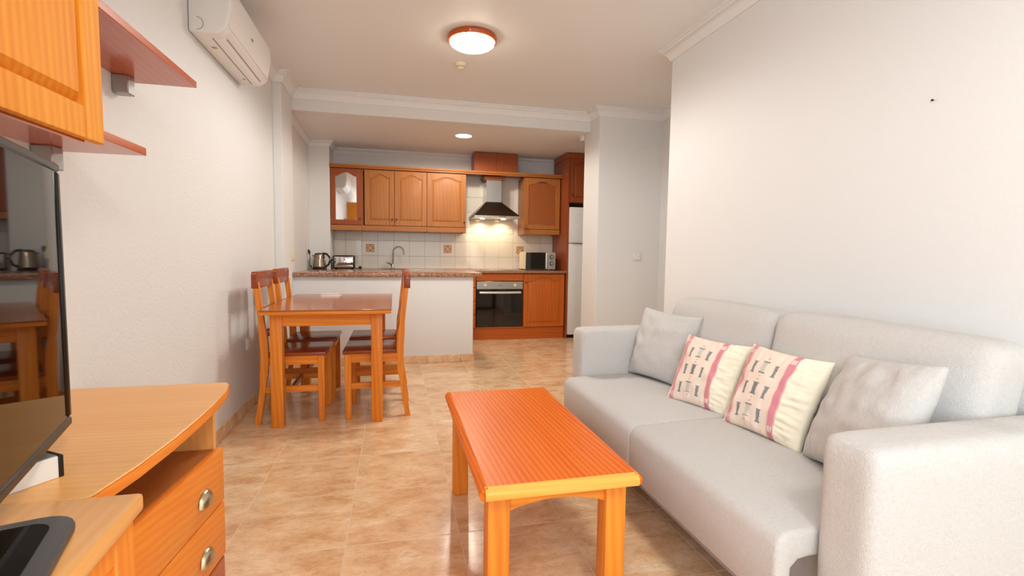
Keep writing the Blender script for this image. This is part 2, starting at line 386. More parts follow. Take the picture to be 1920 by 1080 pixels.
make('slot', MB().prism([(WL + .145, 2.184), (WL + .149, 2.187), (WL + .147, 2.191), (WL + .143, 2.188)], 'Y', 2.9, 3.55), 'acline', t)
m = MB()
arc = [(WL + .04 + .03 * math.sin(a), 2.801, 2.215 + .03 * math.cos(a)) for a in [i * math.pi / 12 for i in range(13)]]
m.tube(arc, .0012, 5); make('knockout_mark', m, 'acline', t)
make('sticker', bx(WL + .03, WL + .07, 2.9, 2.955, 2.1735, 2.176), 'trim', t)
make('sticker', MB().lathe((WL + .055, 3.0, 2.1735), [(0, 0), (.014, 0), (.014, .002), (0, .002)], 16), 'yellow', t)
make('indicator', bx(WL + .06, WL + .072, 3.48, 3.5, 2.1735, 2.176), 'acline', t)
make('emblem', bx(WL + .1945, WL + .1985, 3.17, 3.2, 2.30, 2.306), 'acline', t)

# ------------------------------------------------------------------ left wall unit
FX = -0.745
def shelf(y0, y1, z0, z1, yb, label):
    t = thing('wall_shelf', label, 'shelf', (WL, (y0 + y1) / 2, z0), 'wall shelves')
    make('board', bx(WL + .001, FX, y0, y1, z0, z1, bev=.0015), 'shelfwY', t)
    make('bracket', bx(WL + .001, -0.932, yb, yb + .05, z0 - .065, z0, bev=.003), 'greymetal', t)
shelf(1.452, 2.19, 1.725, 1.749, 2.09, 'upper reddish wooden wall shelf below the air conditioner')
shelf(0.3, 1.765, 1.386, 1.41, 1.66, 'lower reddish wooden wall shelf just above the television')
t = thing('wall_cabinet', 'honey pine wall cabinet with raised panel door above the television', 'cabinet', (WL, .9, 1.41))
m = MB().box(WL + .001, -0.722, .3, .318, 1.411, 2.15).box(WL + .001, -0.722, 1.43, 1.45, 1.411, 2.15).box(WL + .001, WL + .012, .318, 1.43, 1.411, 2.15).box(WL + .012, -0.722, .318, 1.43, 2.13, 2.15)
make('carcass', m, 'honeyZ', t)
make('bottom_lip', bx(-0.732, -0.722, .3, 1.405, 1.352, 1.386), 'shelfwY', t)
DY0, DY1, DZ0, DZ1 = .88, 1.448, 1.356, 2.14
for y0, y1 in ((.305, .876), (DY0, DY1)):
    d = make('door', MB().box(-0.721, -0.701, y0, y0 + .075, DZ0, DZ1, bev=.003).box(-0.721, -0.701, y1 - .075, y1, DZ0, DZ1, bev=.003).box(-0.721, -0.702, y0 + .075, y1 - .075, DZ0, DZ0 + .075, bev=.002).box(-0.721, -0.702, y0 + .075, y1 - .075, DZ1 - .075, DZ1, bev=.002), 'honeyZ', t)
    a, b, c, e = y0 + .075, y1 - .075, DZ0 + .075, DZ1 - .075
    lo = []
    for ins, xx in ((0, -.719), (0, -.717), (.006, -.717), (.024, -.700), (.03, -.700)):
        lo.append([(xx, a + ins, c + ins), (xx, b - ins, c + ins), (xx, b - ins, e - ins), (xx, a + ins, e - ins)])
    make('panel', MB().loft(lo), 'honeyZ', d, smooth=10)

# ------------------------------------------------------------------ drawer chest with bowed top
t = thing('drawer_chest', 'pine drawer chest with bowed top and open slot beside left wall', 'cabinet', (-0.78, 1.4, 0))
TZ = .658
bow = [(WL + .002, 1.79), (-.546, 1.79), (-.532, 1.765), (-.515, 1.68), (-.506, 1.55), (-.502, 1.42), (-.503, 1.28), (-.511, 1.13), (-.527, 1.01), (-.532, .994), (WL + .002, .994)]
make('top', MB().prism(bow, 'Z', TZ - .005, TZ, bev=.0015), 'mediaX', t)
make('edge_band', MB().prism(bow, 'Z', TZ - .03, TZ - .0051, bev=.003, seg=2), 'mfrontY', t)  # same board as top; the top face is painted paler as reflection
make('side_panel', bx(WL + .002, -.562, 1.70, 1.72, 0, TZ - .03), 'mediaZ', t)
make('side_panel', bx(WL + .002, -.612, .994, 1.012, 0, TZ - .03), 'mediaZ', t)
def fx(y): return -.542 - (1.72 - y) * .06 / .72
make('shelf', MB().prism([(WL + .014, 1.012), (fx(1.012) - .02, 1.012), (fx(1.70) - .02, 1.70), (WL + .014, 1.70)], 'Z', .448, .466), 'kitY', t)
make('back', bx(WL + .002, WL + .014, 1.012, 1.70, 0, TZ - .03), 'kitY', t)
for z0, z1, zh in ((.287, .463, .361), (.107, .282, .18)):
    d = make('drawer', MB().prism([(fx(1.0), 1.0), (fx(1.724), 1.724), (fx(1.724) - .022, 1.724), (fx(1.0) - .022, 1.0)], 'Z', z0, z1, bev=.005, seg=2), 'mfrontY', t)
    # half-moon cup pull: domed above, straight below
    yc = 1.588; xf = fx(yc) - .001; lo = []; bz = zh - .018
    for k in range(8):
        a_ = k / 7 * math.pi / 2; s_ = math.cos(a_); dx = .022 * math.sin(a_)
        lo.append([(xf + dx, yc + .043 * s_ * math.cos(b_), bz + .042 * s_ * math.sin(b_)) for b_ in [i * math.pi / 14 for i in range(15)]])
    make('handle', MB().loft(lo), 'nickel', d)
make('plinth', MB().prism([(fx(1.0) - .006, 1.0), (fx(1.722) - .004, 1.722), (fx(1.722) - .03, 1.722), (fx(1.0) - .03, 1.0)], 'Z', 0, .1, bev=.003), 'shelfwY', t)
# nearer television bench
t = thing('television_bench', 'pine television bench in the near left corner under the black screen', 'cabinet', (-0.72, .4, 0))
make('top', MB().prism([(WL + .002, .992), (-.448, .992), (-.441, .985), (-.425, .75), (-.415, .5), (-.415, .1), (-.43, -.2), (WL + .002, -.2)], 'Z', TZ - .028, TZ + .002, bev=.006, seg=2), 'mediaY', t)
m = MB().box(WL + .002, -.475, .965, .983, 0, TZ - .028).box(WL + .002, -.475, -.19, -.172, 0, TZ - .028).box(WL + .002, WL + .014, -.172, .965, 0, TZ - .028).box(WL + .014, -.475, -.172, .965, .04, .058)
make('carcass', m, 'mediaZ', t)
for y0, y1 in ((-.188, .395), (.4, .983)):
    d = make('door', MB().box(-.475, -.457, y1 - .06, y1, .05, TZ - .03, bev=.003).box(-.475, -.457, y0, y0 + .06, .05, TZ - .03, bev=.003).box(-.475, -.458, y0 + .06, y1 - .06, .05, .11, bev=.002).box(-.475, -.458, y0 + .06, y1 - .06, TZ - .09, TZ - .03, bev=.002), 'mfrontZ', t)
    make('panel', bx(-.474, -.464, y0 + .06, y1 - .06, .11, TZ - .09), 'mfrontZ', d)
# ------------------------------------------------------------------ television
t = thing('television', 'large black flat television angled on its pedestal at left', 'television', (-.553, .795, TZ + .002))
tvr = Matrix.Rotation(R(16.8), 4, 'Z'); tvo = Vector((-.69, 1.25, 0))
def tvm(mb):   # local: x depth (screen faces +x), y along (0 = far edge, negative toward camera), z world
    bmesh.ops.transform(mb.bm, matrix=Matrix.Translation(tvo) @ tvr, verts=mb.bm.verts); return mb
make('bezel', tvm(MB().box(-.03, .0, -.95, 0, .713, .733, bev=.004).box(-.03, .0, -.95, 0, 1.258, 1.276, bev=.004).box(-.03, .0, -.018, 0, .733, 1.258, bev=.004).box(-.03, .0, -.95, -.932, .733, 1.258, bev=.004)), 'bezel', t)
make('screen', tvm(MB().box(-.02, -.004, -.932, -.018, .733, 1.258)), 'screen', t)
make('back_shell', tvm(MB().loft([[(-.028, -.948, .715), (-.028, -.002, .715), (-.028, -.002, 1.274), (-.028, -.948, 1.274)], [(-.05, -.9, .76), (-.05, -.05, .76), (-.05, -.05, 1.23), (-.05, -.9, 1.23)], [(-.065, -.75, .8), (-.065, -.2, .8), (-.065, -.2, 1.1), (-.065, -.75, 1.1)]])), 'black', t)
make('neck', tvm(MB().box(-.05, -.02, -.54, -.42, TZ + .012, .78, bev=.004)), 'blackgloss', t)
def rr_poly(x0, x1, y0, y1, r, n=6):
    out = []
    for cx, cy, a0 in ((x1 - r, y1 - r, 0), (x0 + r, y1 - r, 90), (x0 + r, y0 + r, 180), (x1 - r, y0 + r, 270)):
        for k in range(n + 1):
            a = R(a0 + 90 * k / n); out.append((cx + r * math.cos(a), cy + r * math.sin(a)))
    return out
bq = make('pedestal_base', tvm(MB().prism(rr_poly(-.12, .088, -.83, -.378, .05), 'Z', TZ + .002, TZ + .017, bev=.004, seg=2)), 'greyrim', t)
make('glass_plate', tvm(MB().prism(rr_poly(-.1, .06, -.8, -.404, .03), 'Z', TZ + .017, TZ + .0185)), 'blackgloss', bq)
# small white box beside the television foot
t = thing('carton', 'small white carton with black edge lying behind the television', 'box', (-.665, 1.06, TZ))
ang = math.atan2(.055, .037); rm = Matrix.Translation((-.625, 1.1, TZ)) @ Matrix.Rotation(ang, 4, 'Z')
def bm_(mb): bmesh.ops.transform(mb.bm, matrix=rm, verts=mb.bm.verts); return mb
make('body', bm_(MB().box(-.16, -.008, 0, .075, 0, .042, bev=.001)), 'paper', t)
make('end_cap', bm_(MB().box(-.0079, 0, -.001, .076, 0, .043, bev=.001)), 'black', t)
make('lid', bm_(MB().box(-.158, -.009, .003, .073, .0421, .0435)), 'greymetal', t)

# ------------------------------------------------------------------ coffee table
cx0, cx1, cy0, cy1, cz = .236, .712, 1.288, 2.262, .45
t = thing('coffee_table', 'low orange pine coffee table in front of the sofa', 'table', ((cx0 + cx1) / 2, (cy0 + cy1) / 2, 0))
make('top_panel', bx(cx0 + .012, cx1 - .012, cy0 + .012, cy1 - .012, cz - .03, cz), 'coffeeY', t)
def lip(pts, axis, lo, hi, mat, lab=None):
    o = make('edge_strip', MB().prism(pts, axis, lo, hi), mat, t)
    if lab: o['label'] = lab
e = .022
def eprof(base, sg):   # rounded edge section, sg +1 outward positive
    return [(base, cz - .034), (base + sg * e * .8, cz - .034), (base + sg * e, cz - .026), (base + sg * e, cz - .014), (base + sg * e * .55, cz - .003), (base, cz + .0005)]
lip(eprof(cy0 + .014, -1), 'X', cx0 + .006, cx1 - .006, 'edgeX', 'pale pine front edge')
lip(eprof(cy1 - .014, 1), 'X', cx0 + .006, cx1 - .006, 'edgeX')
lip(eprof(cx0 + .014, -1), 'Y', cy0 + .004, cy1 - .004, 'coffeeY')
lip(eprof(cx1 - .014, 1), 'Y', cy0 + .004, cy1 - .004, 'coffeeY')
lg = .066
xs = (cx0 + .022, cx1 - .022 - lg); ys = (cy0 + .045, cy1 - .045 - lg)
for x in xs:
    for y in ys: make('leg', bx(x, x + lg, y, y + lg, 0, cz - .031, bev=.004, seg=2), 'pineZ', t)
def apron(a0, a1, z0, z1, dip, n=16):
    top = [(a0, z1), (a1, z1)]; bot = []
    for k in range(n + 1):
        u = k / n; s = math.sin(math.pi * u) ** .75; bot.append((a1 + (a0 - a1) * u, z0 + dip * s))
    return top + bot
for y in ys: make('apron', MB().prism(apron(xs[0] + lg, xs[1], cz - .104, cz - .031, .027), 'Y', y + .015, y + .037), 'pineX', t)
for x in xs: make('apron', MB().prism(apron(ys[0] + lg, ys[1], cz - .104, cz - .031, .027), 'X', x + .015, x + .037), 'pineY', t)

# ------------------------------------------------------------------ dining table
dx0, dx1, dy0, dy1, dz = -.782, -.018, 3.13, 4.30, .745
t = thing('dining_table', 'rectangular pine dining table against the left wall by the peninsula', 'table', ((dx0 + dx1) / 2, (dy0 + dy1) / 2, 0))
make('tabletop', MB().prism([(dx0, dy0), (dx1, dy0), (dx1, dy1), (dx0, dy1)], 'Z', dz - .008, dz, bev=.003), 'dtopY', t)
make('edge_band', bx(dx0 + .003, dx1 - .003, dy0 + .003, dy1 - .003, dz - .03, dz - .0081, bev=.004, seg=2), 'pineX', t)
lg = .07; xs = (-.742, -.147); ys = (3.222, 4.195)
for x in xs:
    for y in ys: make('leg', bx(x, x + lg, y, y + lg, 0, dz - .03, bev=.004, seg=2), 'pineZ', t)
for y in ys: make('apron', bx(xs[0] + lg, xs[1], y + .015, y + .037, dz - .112, dz - .03), 'pineX', t)
for x in xs: make('apron', bx(x + .015, x + .037, ys[0] + lg, ys[1], dz - .112, dz - .03), 'pineY', t)
t = thing('folded_paper', 'small white folded paper lying on the dining table', 'paper', (-.5, 4.1, dz))
make('sheet', MB().prism([(-.56, 4.06), (-.425, 4.06), (-.415, 4.19), (-.55, 4.2)], 'Z', dz, dz + .006), 'paper', t)
make('flap', MB().loft([[(-.555, 4.065, dz + .006), (-.43, 4.065, dz + .006), (-.42, 4.185, dz + .006), (-.545, 4.195, dz + .006)], [(-.565, 4.06, dz + .018), (-.42, 4.062, dz + .02), (-.415, 4.19, dz + .012), (-.545, 4.2, dz + .012)]]), 'paper', t)

# ------------------------------------------------------------------ dining chairs (local: front +X, back -X, width along Y)
def make_chair():
    t = thing('dining_chair', '', 'chair', (0, 0, 0), 'dining chairs at the pine table')
    W = .185; c = .036
    def post(z):   # back-post centre x
        return -.165 - (.05 * (1 - z / .44) ** 1.6 if z < .44 else .052 * ((z - .44) / .53) ** 1.3)
    for s in (-1, 1):
        y0, y1 = (s * W, s * (W - .03)) if s > 0 else (-W, -W + .03); y0, y1 = sorted((y0, y1))
        lo = []
        for k in range(13):
            z = .955 * k / 12; x = post(z); h = .017 + (.006 if .3 < z < .6 else 0)
            lo.append([(x - h, y0, z), (x + h, y0, z), (x + h, y1, z), (x - h, y1, z)])
        make('back_post', MB().loft(lo), 'pineZ', t)
        make('leg', bx(.147, .187, y0 - (.004 if s > 0 else 0), y1 + (.004 if s < 0 else 0), 0, .432, bev=.003), 'pineZ', t)
        yy = s * (W - .016)
        make('apron', bx(-.15, .147, yy - .009, yy + .009, .375, .43), 'pineX', t)
        make('stretcher', bx(-.17, .147, yy - .008, yy + .008, .2, .238), 'pineX', t)
    make('apron', bx(.157, .175, -W + .034, W - .034, .375, .43), 'pineY', t)
    make('apron', bx(-.175, -.157, -W + .03, W - .03, .375, .43), 'pineY', t)
    make('stretcher', bx(-.02, .0, -W + .025, W - .025, .205, .235), 'redY', t)
    make('seat', MB().prism([(-.145, -W - .006), (.2, -W - .012), (.2, W + .012), (-.145, W + .006)], 'Z', .432, .456, bev=.007, seg=2), 'redX', t)
    x = post(.92)
    pr = [(-W - .004, .862), (W + .004, .862), (W + .004, .945), (W - .01, .966), (-W + .01, .966), (-W - .004, .945)]
    make('top_rail', MB().prism(pr, 'X', x - .021, x + .019, bev=.004, seg=2), 'redY', t)
    for z in (.69, .545): make('slat', MB().box(post(z) - .011, post(z) + .011, -W + .03, W - .03, z, z + .048, bev=.008, seg=3), 'redY', t)
    return t
ch = make_chair()
spots = [(-.628, 3.492, 0, 'dining chair beside the left wall nearest the drawer chest'), (-.618, 3.985, 0, 'dining chair beside the left wall nearest the peninsula'),
         (-.13, 3.492, 180, 'dining chair on the open side of the table nearest the camera'), (-.13, 3.985, 180, 'dining chair mostly hidden on the open side next to the peninsula')]
for i, (x, y, a, lab) in enumerate(spots):
    o = ch if i == 0 else copy_tree(ch)
    o.location = (x, y, 0); o.rotation_euler = (0, 0, R(a)); o['label'] = lab

# ------------------------------------------------------------------ sofa
t = thing('sofa', 'large pale grey fabric sofa along the right wall', 'sofa', (1.45, 1.73, 0))
def armw(p): return p
for y0, y1 in ((.805, .957), (2.508, 2.66)):
    make('armrest', MB().rounded((1.44, (y0 + y1) / 2, .36), (.44, (y1 - y0) / 2, .325), .035, cuts=12, bulge=(0, .006, .004)), 'fabric', t)
make('base', bx(1.09, 1.86, .962, 2.503, .03, .352, bev=.01), 'fabricd', t)
make('back_frame', MB().rounded((1.81, 1.7325, .41), (.09, .77, .37), .04, cuts=10), 'fabric', t)
seat_prof = [(.90, .24), (.90, .392), (.908, .412), (.93, .428), (1.2, .437), (1.6, .43), (1.6, .356), (1.0, .356), (.968, .352), (.95, .335), (.944, .24), (.935, .225), (.91, .225)]
def seat(y0, y1, seed):
    b = MB().prism(seat_prof, 'Y', y0, y1)
    bmesh.ops.bevel(b.bm, geom=[e_ for e_ in b.bm.edges if e_.calc_face_angle(0) > 1.2 and abs(e_.verts[0].co.y - e_.verts[1].co.y) < 1e-5], offset=.012, segments=3, profile=.5, affect='EDGES')
    return b
make('seat_cushion', seat(.960, 1.7285, 1), 'fabric', t, smooth=60)
make('seat_cushion', seat(1.7315, 2.503, 2), 'fabric', t, smooth=60)
def lean(p):
    k = (p.z - .44); return Vector((p.x + k * .22, p.y, p.z))
make('back_cushion', MB().rounded((1.545, 1.342, .655), (.09, .392, .218), .055, cuts=16, bulge=(.025, 0, .008), nz=.006, seed=3, warp=lean), 'fabric', t)
make('back_cushion', MB().rounded((1.545, 2.12, .65), (.09, .38, .213), .055, cuts=16, bulge=(.025, 0, .008), nz=.006, seed=8, warp=lean), 'fabric', t)
# ------------------------------------------------------------------ pillows
def pat_plain(u, v): return None
def pat_pink(u, v, flip=1):
    cream = (250, 243, 222); pan = (243, 224, 208); pink = (222, 146, 156); lpink = (234, 180, 180); grey = (136, 139, 140); lg_ = (206, 206, 194); wht = (240, 228, 214)
    if u > .46: return cream
    if u < -.93: return cream
    c = pan
    if .27 < u <= .46:
        c = pink if .30 < u < .43 else lpink
        if abs(v - .8) < .06 or abs(v + .8) < .06: c = wht if int((u * 60)) % 2 else pink
    elif u <= -.74:
        wv = .04 * math.sin(v * 16); c = pink if -.88 + wv < u < -.80 + wv else lpink
        if abs(v - .82) < .05 or abs(v + .82) < .05: c = wht if int((u * 60)) % 2 else pink
    else:
        # three files of small columns
        for k, cu in enumerate((-.55, -.26, .05)):
            du = u - cu - .03 * v
            if abs(du) < .016: c = wht
            for j, cv in enumerate((-.62, -.08, .46)):
                dv = v - cv - (.04 if k == 1 else 0)
                wd = .075 if k == 1 else .045
                if abs(dv) < .15:
                    if abs(du) < wd * .8: c = grey if (k == 1 and j == 1) or (int(dv * 60) % 2 and k != 1) else (lg_ if k == 1 else (150, 150, 150))
                    if abs(dv) > .125 and abs(du) < wd * 1.25: c = grey
                elif k == 1 and .2 < abs(dv) < .25 and abs(du) < .03: c = lpink
        if -.405 < u < -.395 or -.115 < u < -.105 or .2 < u < .206: c = wht
    return c
def pillow(name, c, u, v, S, th, pat, mat, label, n=44, seed=0, pinch=.07):
    u = Vector(u).normalized(); v = Vector(v); v = (v - u * v.dot(u)).normalized(); w_ = u.cross(v)
    if w_.x > 0: w_ = -w_      # front faces -X
    h = S / 2; me = bpy.data.meshes.new(name); bm = bmesh.new(); cols = []
    def P(a, b, side):
        k = (1 - a * a) * (1 - b * b)
        px = a * h * (1 - pinch * (1 - a * a * 0) * (1 - b * b)); py = b * h * (1 - pinch * (1 - a * a))
        d = th / 2 * max(0, k) ** .42
        wr = noise.noise(Vector((a * 3.2 + seed, b * 3.2, side))) * .010 * min(1, k * 3) + noise.noise(Vector((a * 9 + seed, b * 4, side))) * .004 * min(1, (1 - k) * 1.5) * (1 if k > 0.001 else 0)
        if pat and a > .48: wr += noise.noise(Vector((a * 2.5 + seed, b * 11, 3))) * .009 * min(1, k * 5)
        return (px, py, side * d + wr)
    ids = {}
    for side in (1, -1):
        for i in range(n + 1):
            for j in range(n + 1):
                a, b = math.sin((i / n * 2 - 1) * math.pi / 2 * .999) if False else i / n * 2 - 1, j / n * 2 - 1
                rim = i in (0, n) or j in (0, n)
                if side < 0 and rim: ids[side, i, j] = ids[1, i, j]; continue
                ids[side, i, j] = bm.verts.new(P(a, b, side)); cols.append(pat(a, b) if (pat and side > 0) else None)
        for i in range(n):
            for j in range(n):
                q = [ids[side, i, j], ids[side, i + 1, j], ids[side, i + 1, j + 1], ids[side, i, j + 1]]
                bm.faces.new(q if side > 0 else q[::-1])
    bmesh.ops.recalc_face_normals(bm, faces=bm.faces); bm.to_mesh(me); bm.free()
    for p in me.polygons: p.use_smooth = True
    if pat:
        at = me.color_attributes.new('Col', 'FLOAT_COLOR', 'POINT')
        for i, cc in enumerate(cols): at.data[i].color = (*lin(cc or (250, 243, 222)), 1)
    me.materials.append(MATS[mat]); o = bpy.data.objects.new(name, me); COL.objects.link(o)
    mw = Matrix((u, v, w_)).transposed().to_4x4(); mw.translation = Vector(c); o.matrix_world = mw
    return tag(o, label, 'cushion', 'throw pillows on the sofa')
pillow('throw_pillow', (1.40, 2.335, .615), (.318, -.947, -.041), (.274, .051, .96), .385, .15, None, 'fabric', 'plain grey throw pillow leaning in the far sofa corner', seed=1)
pillow('throw_pillow', (1.37, 1.905, .572), (.327, -.945, -.021), (.407, .121, .906), .325, .12, pat_pink, 'print', 'pink striped cream pillow next to the far grey pillow', n=120, seed=5)
pillow('throw_pillow', (1.395, 1.535, .582), (.137, -.99, -.02), (.411, .038, .911), .345, .13, pat_pink, 'print', 'pink striped cream pillow next to the near grey pillow', n=120, seed=9)
pillow('throw_pillow', (1.375, 1.15, .625), (-.293, -.943, .12), (.472, 0, .882), .39, .16, None, 'fabric', 'plain grey throw pillow leaning by the near sofa armrest', seed=13)

# ------------------------------------------------------------------ kitchen
def arch(x0, x1, z0, z1, h, n=18, sh=.14):
    """closed outline: bottom left, bottom right, then cathedral arch right to left"""
    out = [(x0, z0), (x1, z0)]
    for k in range(n + 1):
        u = k / n; s = min(u, 1 - u) / .5; s = max(0, (s - sh) / (1 - sh)); out.append((x1 + (x0 - x1) * u, z1 - h + h * (math.sin(s * math.pi / 2) ** 1.4 if s > 0 else 0)))
    return out
def arch_door(parent, x0, x1, z0, z1, yf, mat='kit', fill='panel', knob=None, st=.058, h=.045, dm='kit'):
    """door facing -Y with its face at yf"""
    y1 = yf + .02; ix0, ix1, iz0, iz1 = x0 + st, x1 - st, z0 + st, z1 - st * .8
    m = MB().box(x0, ix0, yf, y1, z0, z1, bev=.002).box(ix1, x1, yf, y1, z0, z1, bev=.002).box(ix0, ix1, yf, y1, z0, iz0, bev=.0015)
    ar = arch(ix0, ix1, iz0, iz1, h)[2:]
    m.prism([(ix1, z1)] + ar + [(ix0, z1)], 'Y', yf, y1)
    d = make('door', m, mat + 'Z', parent)
    def ins(k): return arch(ix0 + k, ix1 - k, iz0 + k, iz1 - k, h * (1 - k * 2))
    if fill == 'panel':
        lo = [[(x, yf + dy, z) for x, z in ins(k)] for k, dy in ((-.004, .016), (-.004, .010), (.008, .010), (.012, .007), (.030, .001), (.034, .0005))]
        make('panel', MB().loft(lo), dm + 'Z', d, smooth=15)
    elif fill == 'mirror':
        make('pane', MB().prism(ins(-.004), 'Y', yf + .008, yf + .012), 'mirror', d)
    elif fill == 'lattice':
        make('backing', MB().prism(ins(-.004), 'Y', yf + .014, yf + .018), 'canedark', d)
        poly = ins(0); m = MB(); cx, cz_ = (ix0 + ix1) / 2, (iz0 + iz1) / 2; L = .5; stp = .021
        zt = iz1 - h * .4
        for sg, yy in ((1, yf + .006), (-1, yf + .009)):
            k = -30
            while k < 31:
                o_ = k * stp * 1.414; pts = []
                # line z = cz + sg*(x-cx) + o_ clipped to the opening
                xa, xb = ix0, ix1; za = cz_ + sg * (xa - cx) + o_; zb = cz_ + sg * (xb - cx) + o_
                f = lambda x: cz_ + sg * (x - cx) + o_; g = lambda z: (z - o_ - cz_) * sg + cx
                xs_ = sorted((g(iz0), g(zt))); xa = max(xa, xs_[0]); xb = min(xb, xs_[1])
                if xb - xa > .01:
                    w2 = .0032; d_ = Vector((1, sg)).normalized(); nn = Vector((-d_.y, d_.x)) * w2
                    a, b = Vector((xa, f(xa))), Vector((xb, f(xb)))
                    m.prism([tuple(a + nn), tuple(b + nn), tuple(b - nn), tuple(a - nn)], 'Y', yy, yy + .003)
                k += 1
        make('lattice', m, 'cane', d)
    if knob: make('knob', MB().lathe((knob[0], yf, knob[1]), [(.006, .001), (.006, -.008), (.012, -.014), (.012, -.02), (.006, -.024), (0, -.025)], 14, 'Y'), 'knobw', d)
    return d
UF, UZ0, UZ1 = 6.28, 1.42, 2.098
def upper(x0, x1, doors, label):
    t = thing('kitchen_wall_cabinet', label, 'cabinet', ((x0 + x1) / 2, 6.45, UZ0 - .065), 'kitchen wall cabinets')
    m = MB().box(x0, x0 + .016, UF + .021, YK - .008, UZ0 - .065, UZ1).box(x1 - .016, x1, UF + .021, YK - .008, UZ0 - .065, UZ1)
    m.box(x0 + .016, x1 - .016, UF + .021, YK - .008, UZ0 - .02, UZ0).box(x0 + .016, x1 - .016, UF + .021, YK - .008, UZ1 - .016, UZ1).box(x0 + .016, x1 - .016, YK - .02, YK - .008, UZ0, UZ1 - .016)
    make('carcass', m, 'kitY', t)
    for a, b, fill, kn, mt in doors: arch_door(t, a, b, UZ0 + .004, UZ1 - .004, UF, mt, fill, kn)
    make('pelmet', bx(x0, x1, UF - .004, UF + .018, UZ0 - .066, UZ0 - .001, bev=.003), 'kitX', t)
    return t
upper(-.744, -.383, [(-.742, -.386, 'mirror', (-.402, 1.5), 'kitk')], 'kitchen wall cabinet with mirrored arched door at the left end')
upper(-.382, .4, [(-.352, .002, 'panel', (-.022, 1.5), 'kit'), (.006, .398, 'panel', (.03, 1.5), 'kit')], 'kitchen wall cabinet with two arched doors')
upper(.401, .893, [(.403, .891, 'panel', (.868, 1.49), 'kit')], 'kitchen wall cabinet with one wide arched door left of the hood')
upper(1.66, 2.155, [(1.662, 2.153, 'lattice', None, 'kit')], 'kitchen wall cabinet with diagonal lattice door right of the hood')
co = MB().prism([(UF - .03, 2.1), (UF - .03, 2.112), (UF - .042, 2.122), (UF - .045, 2.142), (YK - .01, 2.142), (YK - .01, 2.126), (UF + .02, 2.126), (UF + .02, 2.1)], 'X', -.744, 2.17)
solid('cabinet_cornice', co, 'kitX', 'long wooden cornice running above the kitchen wall cabinets', 'cornice')
t = thing('duct_cover', 'plain wooden box above the cornice hiding the hood duct', 'box', (1.285, 6.45, 2.142))
make('front_board', bx(1.0, 1.285, 6.3, 6.315, 2.143, 2.385), 'kitkZ', t); make('front_board', bx(1.287, 1.572, 6.3, 6.315, 2.143, 2.385), 'kitkZ', t)
make('side_board', bx(1.0, 1.015, 6.316, YK - .06, 2.143, 2.385), 'kitkZ', t); make('side_board', bx(1.557, 1.572, 6.316, YK - .06, 2.143, 2.385), 'kitkZ', t)
# range hood
t = thing('range_hood', 'steel pyramid range hood with two lit lamps', 'range hood', (1.27, 6.38, 1.55))
hx0, hx1, hy0 = .975, 1.57, 6.13
make('canopy', MB().loft([[(hx0, hy0, 1.575), (hx1, hy0, 1.575), (hx1, YK - .01, 1.575), (hx0, YK - .01, 1.575)], [(1.168, 6.36, 1.768), (1.37, 6.36, 1.768), (1.37, YK - .01, 1.768), (1.168, YK - .01, 1.768)]]), 'hoodsteel', t, smooth=10)
make('rim', bx(hx0, hx1, hy0, YK - .01, 1.552, 1.575, bev=.002), 'steel', t)
make('chimney', bx(1.168, 1.37, 6.36, YK - .01, 1.768, 2.06), 'steel', t)
make('collar', MB().box(1.145, 1.395, 6.335, YK - .01, 2.05, 2.07, bev=.003).box(1.13, 1.41, 6.32, YK - .01, 2.07, 2.098, bev=.006), 'kitkX', t)
for k in range(3): make('button', bx(1.3 + k * .03, 1.318 + k * .03, hy0 - .003, hy0, 1.559, 1.567), 'black', t)
for x in (1.13, 1.41):
    make('lamp', MB().lathe((x, 6.42, 1.552), [(.032, 0), (.03, -.004), (0, -.005)], 18), 'hoodlamp', t)
    sl = bpy.data.lights.new('hood_bulb', 'SPOT'); sl.energy = 3; sl.color = (1, .78, .5); sl.spot_size = R(130); sl.spot_blend = .7; sl.shadow_soft_size = .025
    so = bpy.data.objects.new('hood_bulb', sl); COL.objects.link(so); so.parent = t; so.location = (x - 1.27, 6.46 - 6.38, -.008); so.rotation_euler = (R(18), 0, 0)
# wall tiles
wt = struct('wall_backsplash', bx(-.745, 2.165, YK - .004, YK - .0005, .88, 1.36), 'wgrout')
tm = {}
def wtile(x0, x1, z0, z1):
    k = (round(x1 - x0, 3), round(z1 - z0, 3))
    if k not in tm:
        o = make('wall_tile', bx(0, k[0], -.004, 0, 0, k[1], bev=.0012), 'wtile'); tm[k] = o.data; bpy.data.objects.remove(o)
    o = bpy.data.objects.new('tile', tm[k]); COL.objects.link(o); o.parent = wt; o.location = (x0, YK - .0035, z0)
for i in range(-2, 13):
    a, b = max(-.745, -.405 + .2 * i), min(2.165, -.405 + .2 * i + .1975)
    if b - a < .02: continue
    for z0, z1 in ((.885, 1.0445), (1.047, 1.2445), (1.247, 1.36)): wtile(a, b, z0, z1)
    if a > .79 and b < 1.7:
        for z0, z1 in ((1.3625, 1.4445), (1.447, 1.6445), (1.647, 1.8445), (1.847, 2.0445)): wtile(max(a, .896), min(b, 1.657), z0, z1)
for x in (-.305, .695, 1.695):
    d = make('decor_tile', bx(x - .05, x + .05, YK - .0095, YK - .0075, 1.097, 1.197, bev=.001), 'terra', wt)
    m = MB().lathe((x, YK - .0095, 1.147), [(.018, .001), (.018, -.001), (0, -.0012)], 12, 'Y')
    for sx in (-1, 1):
        for sz in (-1, 1): m.lathe((x + sx * .027, YK - .0095, 1.147 + sz * .027), [(.012, .001), (.012, -.001), (0, -.0012)], 10, 'Y')
    make('motif', m, 'terral', d)
